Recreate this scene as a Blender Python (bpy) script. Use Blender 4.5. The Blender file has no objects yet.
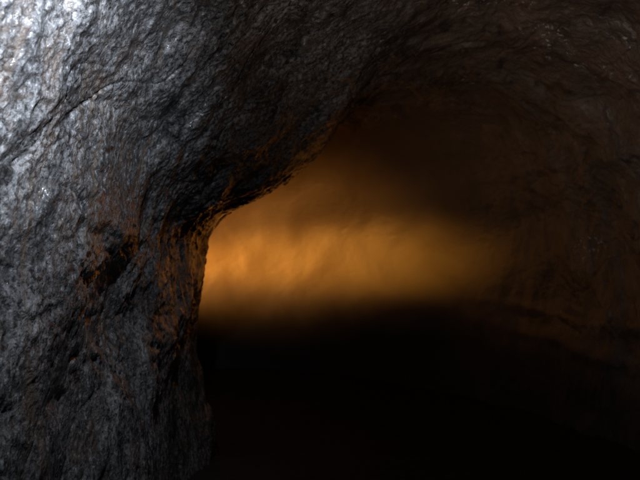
import bpy, math, numpy as np
from mathutils import Vector, Matrix
sc=bpy.context.scene
rng=np.random.RandomState(7)
PERM=rng.permutation(256); PERM=np.concatenate([PERM,PERM,PERM])
G=rng.normal(size=(256,3)); G/=np.linalg.norm(G,axis=1)[:,None]
def perlin(p):
    i=np.floor(p).astype(np.int64); f=p-i; i&=255
    u=f*f*f*(f*(f*6-15)+10)
    out=0
    for dx in (0,1):
        wx=u[:,0] if dx else 1-u[:,0]
        for dy in (0,1):
            wy=u[:,1] if dy else 1-u[:,1]
            for dz in (0,1):
                wz=u[:,2] if dz else 1-u[:,2]
                h=PERM[PERM[PERM[(i[:,0]+dx)&255]+((i[:,1]+dy)&255)]+((i[:,2]+dz)&255)]
                g=G[h]
                out=out+wx*wy*wz*(g[:,0]*(f[:,0]-dx)+g[:,1]*(f[:,1]-dy)+g[:,2]*(f[:,2]-dz))
    return out*1.5
def fbm(p,o):
    r=0;a=1.
    for k in range(o):
        r=r+a*perlin(p*(2.03**k)+17.3*k); a*=.5
    return r
def ridge(p,o):
    r=0;a=1.
    for k in range(o):
        r=r+a*(1-2*np.abs(perlin(p*(2.1**k)+9.1*k))); a*=.5
    return r
def catmull(P,n):
    P=np.array(P,float); P=np.vstack([2*P[0]-P[1],P,2*P[-1]-P[-2]])
    m=len(P)-3; t=np.linspace(0,m-1e-6,n); k=t.astype(int); f=(t-k)[:,None]
    a,b,c,d=P[k],P[k+1],P[k+2],P[k+3]
    return .5*((2*b)+(-a+c)*f+(2*a-5*b+4*c-d)*f*f+(-a+3*b-3*c+d)*f**3)
# ---------- tunnel path: straight, then sharp bend to the left ----------
EYE=1.5; CX=0.6; R=2.65; YB=6.6
def path(s):
    s=np.asarray(s,float)
    L2=R*math.radians(120)
    x=np.full_like(s,CX); y=s.copy(); a=np.zeros_like(s)
    m=(s>YB)&(s<=YB+L2); a[m]=(s[m]-YB)/R
    x[m]=CX-R+R*np.cos(a[m]); y[m]=YB+R*np.sin(a[m])
    m=s>YB+L2; A=math.radians(120); e=s[m]-YB-L2; a[m]=A
    x[m]=CX-R+R*math.cos(A)-math.sin(A)*e; y[m]=YB+R*math.sin(A)+math.cos(A)*e
    return x,y,a
near=[(-1.75,-2.3),(-1.93,-1.1),(-2.0,0),(-1.9,.7),(-1.6,1.25),(-1.05,1.75),(-.3,2.0),(.5,2.05),(1.3,1.8),(2.0,1.3),(2.4,.55),(2.5,-.2),(2.35,-1.2),(2.15,-2.3)]
far=[(-1.7,-3.0),(-1.9,-1.3),(-1.88,-.2),(-1.70,.15),(-1.2,.5),(-.65,1.0),(-.1,1.5),(.5,1.75),(1.2,1.65),(1.8,1.2),(2.2,.5),(2.35,-.3),(2.3,-1.5),(2.1,-3.0)]
def grid_mesh(name,co,ns,nt,mat,flip=False,attr=None):
    me=bpy.data.meshes.new(name)
    idx=np.arange(ns*nt).reshape(ns,nt)
    q=np.stack([idx[:-1,:-1],idx[1:,:-1],idx[1:,1:],idx[:-1,1:]],-1).reshape(-1,4)
    if flip: q=q[:,::-1]
    me.vertices.add(len(co)); me.vertices.foreach_set('co',co.astype(np.float32).ravel())
    me.loops.add(q.size); me.loops.foreach_set('vertex_index',q.astype(np.int32).ravel())
    me.polygons.add(len(q)); me.polygons.foreach_set('loop_start',np.arange(0,q.size,4,dtype=np.int32))
    me.polygons.foreach_set('use_smooth',np.ones(len(q),bool))
    me.update(calc_edges=True); me.validate()
    if attr:
        for k,v in attr.items():
            A=me.attributes.new(k,'FLOAT','POINT'); A.data.foreach_set('value',v.astype(np.float32))
    ob=bpy.data.objects.new(name,me); sc.collection.objects.link(ob); me.materials.append(mat); return ob
def newmat(n):
    m=bpy.data.materials.new(n); m.use_nodes=True; t=m.node_tree; t.nodes.clear(); return m,t
class N:
    def __init__(s,t): s.t=t
    def __call__(s,ty,**k):
        n=s.t.nodes.new(ty)
        for a,b in k.items(): setattr(n,a,b)
        return n
def rock_mat():
    m,t=newmat('wet_lava_rock'); n=N(t); L=t.links.new
    out=n('ShaderNodeOutputMaterial'); b=n('ShaderNodeBsdfPrincipled'); L(b.outputs[0],out.inputs[0])
    tc=n('ShaderNodeTexCoord')
    rough=n('ShaderNodeAttribute',attribute_name='crag').outputs['Fac']
    side=n('ShaderNodeAttribute',attribute_name='dry').outputs['Fac']
    low_shade=n('ShaderNodeAttribute',attribute_name='low_shade').outputs['Fac']
    def mapping(sx,sy,sz):
        q=n('ShaderNodeMapping'); q.inputs['Scale'].default_value=(sx,sy,sz); L(tc.outputs['Object'],q.inputs[0]); return q.outputs[0]
    def noise(v,s,d=4,r=.6,dist=0.):
        q=n('ShaderNodeTexNoise'); L(v,q.inputs['Vector']); q.inputs['Scale'].default_value=s; q.inputs['Detail'].default_value=d
        q.inputs['Roughness'].default_value=r; q.inputs['Distortion'].default_value=dist; return q.outputs['Fac']
    def ramp(f,pts):
        q=n('ShaderNodeValToRGB'); L(f,q.inputs[0]); e=q.color_ramp.elements
        while len(e)<len(pts): e.new(.5)
        for k,(p,c) in enumerate(pts):
            e[k].position=p; e[k].color=(*c,1) if isinstance(c,tuple) else (c,c,c,1)
        return q.outputs[0]
    def mix(f,a,c,mode='MIX'):
        q=n('ShaderNodeMix',data_type='RGBA',blend_type=mode)
        if isinstance(f,float): q.inputs[0].default_value=f
        else: L(f,q.inputs[0])
        for k,v in ((6,a),(7,c)):
            if isinstance(v,tuple): q.inputs[k].default_value=(*v,1)
            else: L(v,q.inputs[k])
        return q.outputs[2]
    def mul(a,k):
        q=n('ShaderNodeMath',operation='MULTIPLY'); L(a,q.inputs[0])
        if isinstance(k,(int,float)): q.inputs[1].default_value=k
        else: L(k,q.inputs[1])
        return q.outputs[0]
    v=mapping(1,1,1); vs=mapping(3.4,3.4,.6)
    n1=noise(v,2.4,6,.68,.6); n2=noise(vs,1.4,5,.65,.8); n3=noise(v,7.,5,.7,.6); n5=noise(v,30.,4,.75,.3)
    grey=ramp(n1,[(.32,(.05,.051,.055)),(.46,(.11,.112,.118)),(.58,(.18,.18,.185)),(.7,(.28,.28,.28))])
    grey=mix(ramp(n5,[(.40,0.),(.52,1.)]),(.035,.034,.034),grey)
    grey=mix(ramp(n5,[(.56,0.),(.66,.6)]),grey,(.42,.42,.43))
    brown=ramp(n1,[(.3,(.045,.031,.024)),(.5,(.11,.075,.055)),(.7,(.20,.14,.105))])
    c=mix(side,grey,brown)
    c=mix(ramp(n2,[(.52,0.),(.66,.55)]),c,(.115,.076,.048))
    c=mix(ramp(n3,[(.54,0.),(.70,.6)]),c,(.085,.064,.05))
    dk=ramp(n2,[(.34,0.35),(.48,1.)])
    c=mix(1.,c,dk,'MULTIPLY')
    # scattered pale mineral crust on the drier ceiling
    clus=ramp(noise(v,.9,2,.5),[(.56,0.),(.62,1.)])
    spk=ramp(noise(v,14.,4,.75,.5),[(.60,0.),(.63,.85)])
    c=mix(mul(mul(clus,spk),mul(side,rough)),c,(.60,.59,.58))
    c=mix(rough,(.12,.085,.062),c)
    c=mix(low_shade,c,(.018,.014,.012))  # shade of the low outer wall put into the base colour
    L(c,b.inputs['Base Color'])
    rg=ramp(n3,[(.40,.07),(.64,.36)])
    L(mix(low_shade,mix(side,rg,(.55,.55,.55)),(.85,.85,.85)),b.inputs['Roughness'])
    b.inputs['Specular IOR Level'].default_value=.9
    n4=noise(v,20.,4,.60,.3)
    b1=n('ShaderNodeBump'); L(mul(rough,.58),b1.inputs['Strength']); b1.inputs['Distance'].default_value=.03; L(n4,b1.inputs['Height'])
    b2=n('ShaderNodeBump'); L(mul(rough,.45),b2.inputs['Strength']); b2.inputs['Distance'].default_value=.008; L(noise(v,60.,2,.6),b2.inputs['Height']); L(b1.outputs[0],b2.inputs['Normal'])
    L(b2.outputs[0],b.inputs['Normal'])
    b.inputs['Coat Roughness'].default_value=.1; L(mul(ramp(n1,[(.40,.1),(.56,1.)]),ramp(side,[(0.,1.),(1.,0.)])),b.inputs['Coat Weight']); L(b2.outputs[0],b.inputs['Coat Normal'])
    return m
def floor_mat():
    m,t=newmat('dark_cave_floor'); n=N(t); L=t.links.new
    out=n('ShaderNodeOutputMaterial'); b=n('ShaderNodeBsdfPrincipled'); L(b.outputs[0],out.inputs[0])
    tc=n('ShaderNodeTexCoord'); q=n('ShaderNodeTexNoise'); q.inputs['Scale'].default_value=9; q.inputs['Detail'].default_value=5; L(tc.outputs['Object'],q.inputs[0])
    r=n('ShaderNodeValToRGB'); r.color_ramp.elements[0].color=(.007,.006,.006,1); r.color_ramp.elements[1].color=(.026,.02,.017,1); L(q.outputs[0],r.inputs[0]); L(r.outputs[0],b.inputs['Base Color'])
    b.inputs['Roughness'].default_value=.9; b.inputs['Specular IOR Level'].default_value=.15
    u=n('ShaderNodeBump'); u.inputs['Strength'].default_value=.8; u.inputs['Distance'].default_value=.02; L(q.outputs[0],u.inputs['Height']); L(u.outputs[0],b.inputs['Normal'])
    return m
ROCK=rock_mat(); FLOOR=floor_mat()
sm=lambda v,a_,b_: (lambda t:t*t*(3-2*t))(np.clip((v-a_)/(b_-a_),0,1))
# ---------- cave wall ----------
s=np.concatenate([np.linspace(-12,1.2,90,endpoint=False),np.linspace(1.2,5,520,endpoint=False),np.linspace(5,12.5,400,endpoint=False),np.linspace(12.5,22,60)])
nt=860; ns=len(s)
pn=catmull(near,nt); pf=catmull(far,nt)
w=sm(s,2.5,6.3)
prof=pn[None]*(1-w)[:,None,None]+pf[None]*w[:,None,None]
x,y,a=path(s)
off=prof[...,0]; z=prof[...,1]+EYE
X=x[:,None]+off*np.cos(a)[:,None]; Y=y[:,None]+off*np.sin(a)[:,None]
P=np.stack([X,Y,z],-1)
dS=np.gradient(P,axis=0); dT=np.gradient(P,axis=1)
Nn=np.cross(dS,dT); Nn/=np.linalg.norm(Nn,axis=-1)[...,None]+1e-9
ctr=np.stack([x,y,np.full_like(x,EYE)],-1)[:,None]
sg=np.sign(((ctr-P)*Nn).sum(-1).mean()); Nn*=sg
p=P.reshape(-1,3)
offn=off+.25*perlin(p*.8+60).reshape(ns,nt)
dry=sm(offn,-.5,.5).ravel()
S=np.repeat(s[:,None],nt,1)
smooth=(sm(offn,.4,1.6)*sm(S,6.2,8.5)).ravel()
crag=1-.92*smooth
# painted shade: base colour darkened low on the outer wall
shade_z=p[:,2]+.16*perlin(p*1.3+70)+.06*perlin(p*5+7)
low_shade=(1-sm(shade_z,-.15,.62))*dry
warp=np.stack([perlin(p*.9+3),perlin(p*.9+31),perlin(p*.9+77)],-1)
q=p+warp*.35
d=.13*fbm(q*.75,2)*(1-.75*smooth)+.03*smooth*perlin(p*1.1+44)
d+=(.028*ridge(q*np.array([1.3,1.3,1.0])+5,3))*(1-.95*smooth)
d+=.022*fbm(q*np.array([3.6,3.6,2.8]),3)*(1-.9*smooth)
patch=.35+.65*sm(perlin(q*1.7+200),-.35,.35)
d+=.0065*ridge(q*np.array([10,10,9.])+2,3)*crag*patch
d-=.05*np.clip(perlin(q*np.array([6.,6.,8.])+90)-.30,0,1)*crag
d+=.010*np.abs(perlin(q*21+4))*crag
cr=np.abs(perlin(q*np.array([1.1,.8,1.8])+140)); d-=.016*np.exp(-(cr/.012)**2)*crag*patch
cr=np.abs(perlin(q*np.array([2.2,1.2,2.6])+340)); d-=.010*np.exp(-(cr/.02)**2)*crag*patch
zz=p[:,2]+.12*perlin(p*.7+12)+.02*perlin(p*4+12)
for zc,hh in ((.62,.04),(.30,.04),(2.35,.035)):
    d+=hh*np.exp(-((zz-zc)/.08)**2)*dry*(1-sm(S.ravel(),6.5,8.5))
co=p+Nn.reshape(-1,3)*(d)[:,None]
grid_mesh('cave_wall',co,ns,nt,ROCK,flip=sg<0,attr={'crag':crag,'dry':dry,'low_shade':low_shade})
# ---------- floor ----------
s2=np.concatenate([np.linspace(-12,1,60,endpoint=False),np.linspace(1,22,600)]); nf=160
x,y,a=path(s2); o=np.linspace(-2.45,2.9,nf)
X=x[:,None]+o[None]*np.cos(a)[:,None]; Y=y[:,None]+o[None]*np.sin(a)[:,None]
P=np.stack([X,Y,np.zeros_like(X)],-1).reshape(-1,3)
h=.03*fbm(P*1.1+8,3)+.012*np.maximum(0,ridge(P*3,3))-.42
P[:,2]=h+np.repeat((np.maximum(0,o-1.1)**2*.2)[None],len(s2),0).ravel()-np.repeat(.7*sm(s2,3.5,9)[:,None],nf,1).ravel()
grid_mesh('cave_floor',P,len(s2),nf,FLOOR)
# ---------- lights ----------
def spot(name,loc,tgt,e,col,ang,blend,rad,sc_=(1,1,1),roll=0):
    l=bpy.data.lights.new(name,'SPOT'); l.energy=e; l.color=col; l.spot_size=math.radians(ang); l.spot_blend=blend; l.shadow_soft_size=rad
    o=bpy.data.objects.new(name,l); o.location=loc; o.scale=sc_; sc.collection.objects.link(o)
    o.rotation_euler=((Vector(tgt)-o.location).to_track_quat('-Z','Y').to_matrix() @ Matrix.Rotation(math.radians(roll),3,'Z')).to_euler(); return o
spot('amber_cave_lamp',(-3.7,9.4,1.3),(-1.6,11.4,1.32),540,(1,.40,.075),96,1,.2,(1,.52,1),22)
spot('amber_beam_lamp',(-3.9,9.4,1.1),(-1.1,11.1,1.14),720,(1,.38,.04),90,1,.18,(1,.20,1),2)
spot('cool_glint_fill',(-.6,2.0,2.85),(-1.75,2.9,2.1),190,(.82,.89,1),115,1,.04)  # added unseen light overhead, gives the left wall its wet highlights
spot('cool_torch',(-.3,.2,2.1),(-1.85,2.5,2.65),1150,(.82,.89,1),60,1,.03)
spot('dim_fill',(-.9,.2,1.3),(2.0,5,3.9),235,(1,.83,.72),68,1,.05)  # added fill without a real source, rakes the right wall and ceiling
w=bpy.data.worlds.new('World'); sc.world=w; w.use_nodes=True
sk=w.node_tree.nodes.new('ShaderNodeTexSky'); sk.sky_type='NISHITA'; sk.sun_disc=False; sk.sun_elevation=math.radians(5)
bg=w.node_tree.nodes['Background']; bg.inputs[1].default_value=.01; w.node_tree.links.new(sk.outputs[0],bg.inputs[0])
cam=bpy.data.cameras.new('camera'); cam.sensor_width=36; cam.lens=34.6; cam.clip_end=500; cam.clip_start=.02
cam.dof.use_dof=True; cam.dof.focus_distance=3.5; cam.dof.aperture_fstop=1.9
c=bpy.data.objects.new('camera',cam); c.location=(0,0,EYE); c.rotation_euler=(math.radians(90),0,0); sc.collection.objects.link(c); sc.camera=c
sc.view_settings.view_transform='Standard'; sc.view_settings.look='None'; sc.view_settings.exposure=0
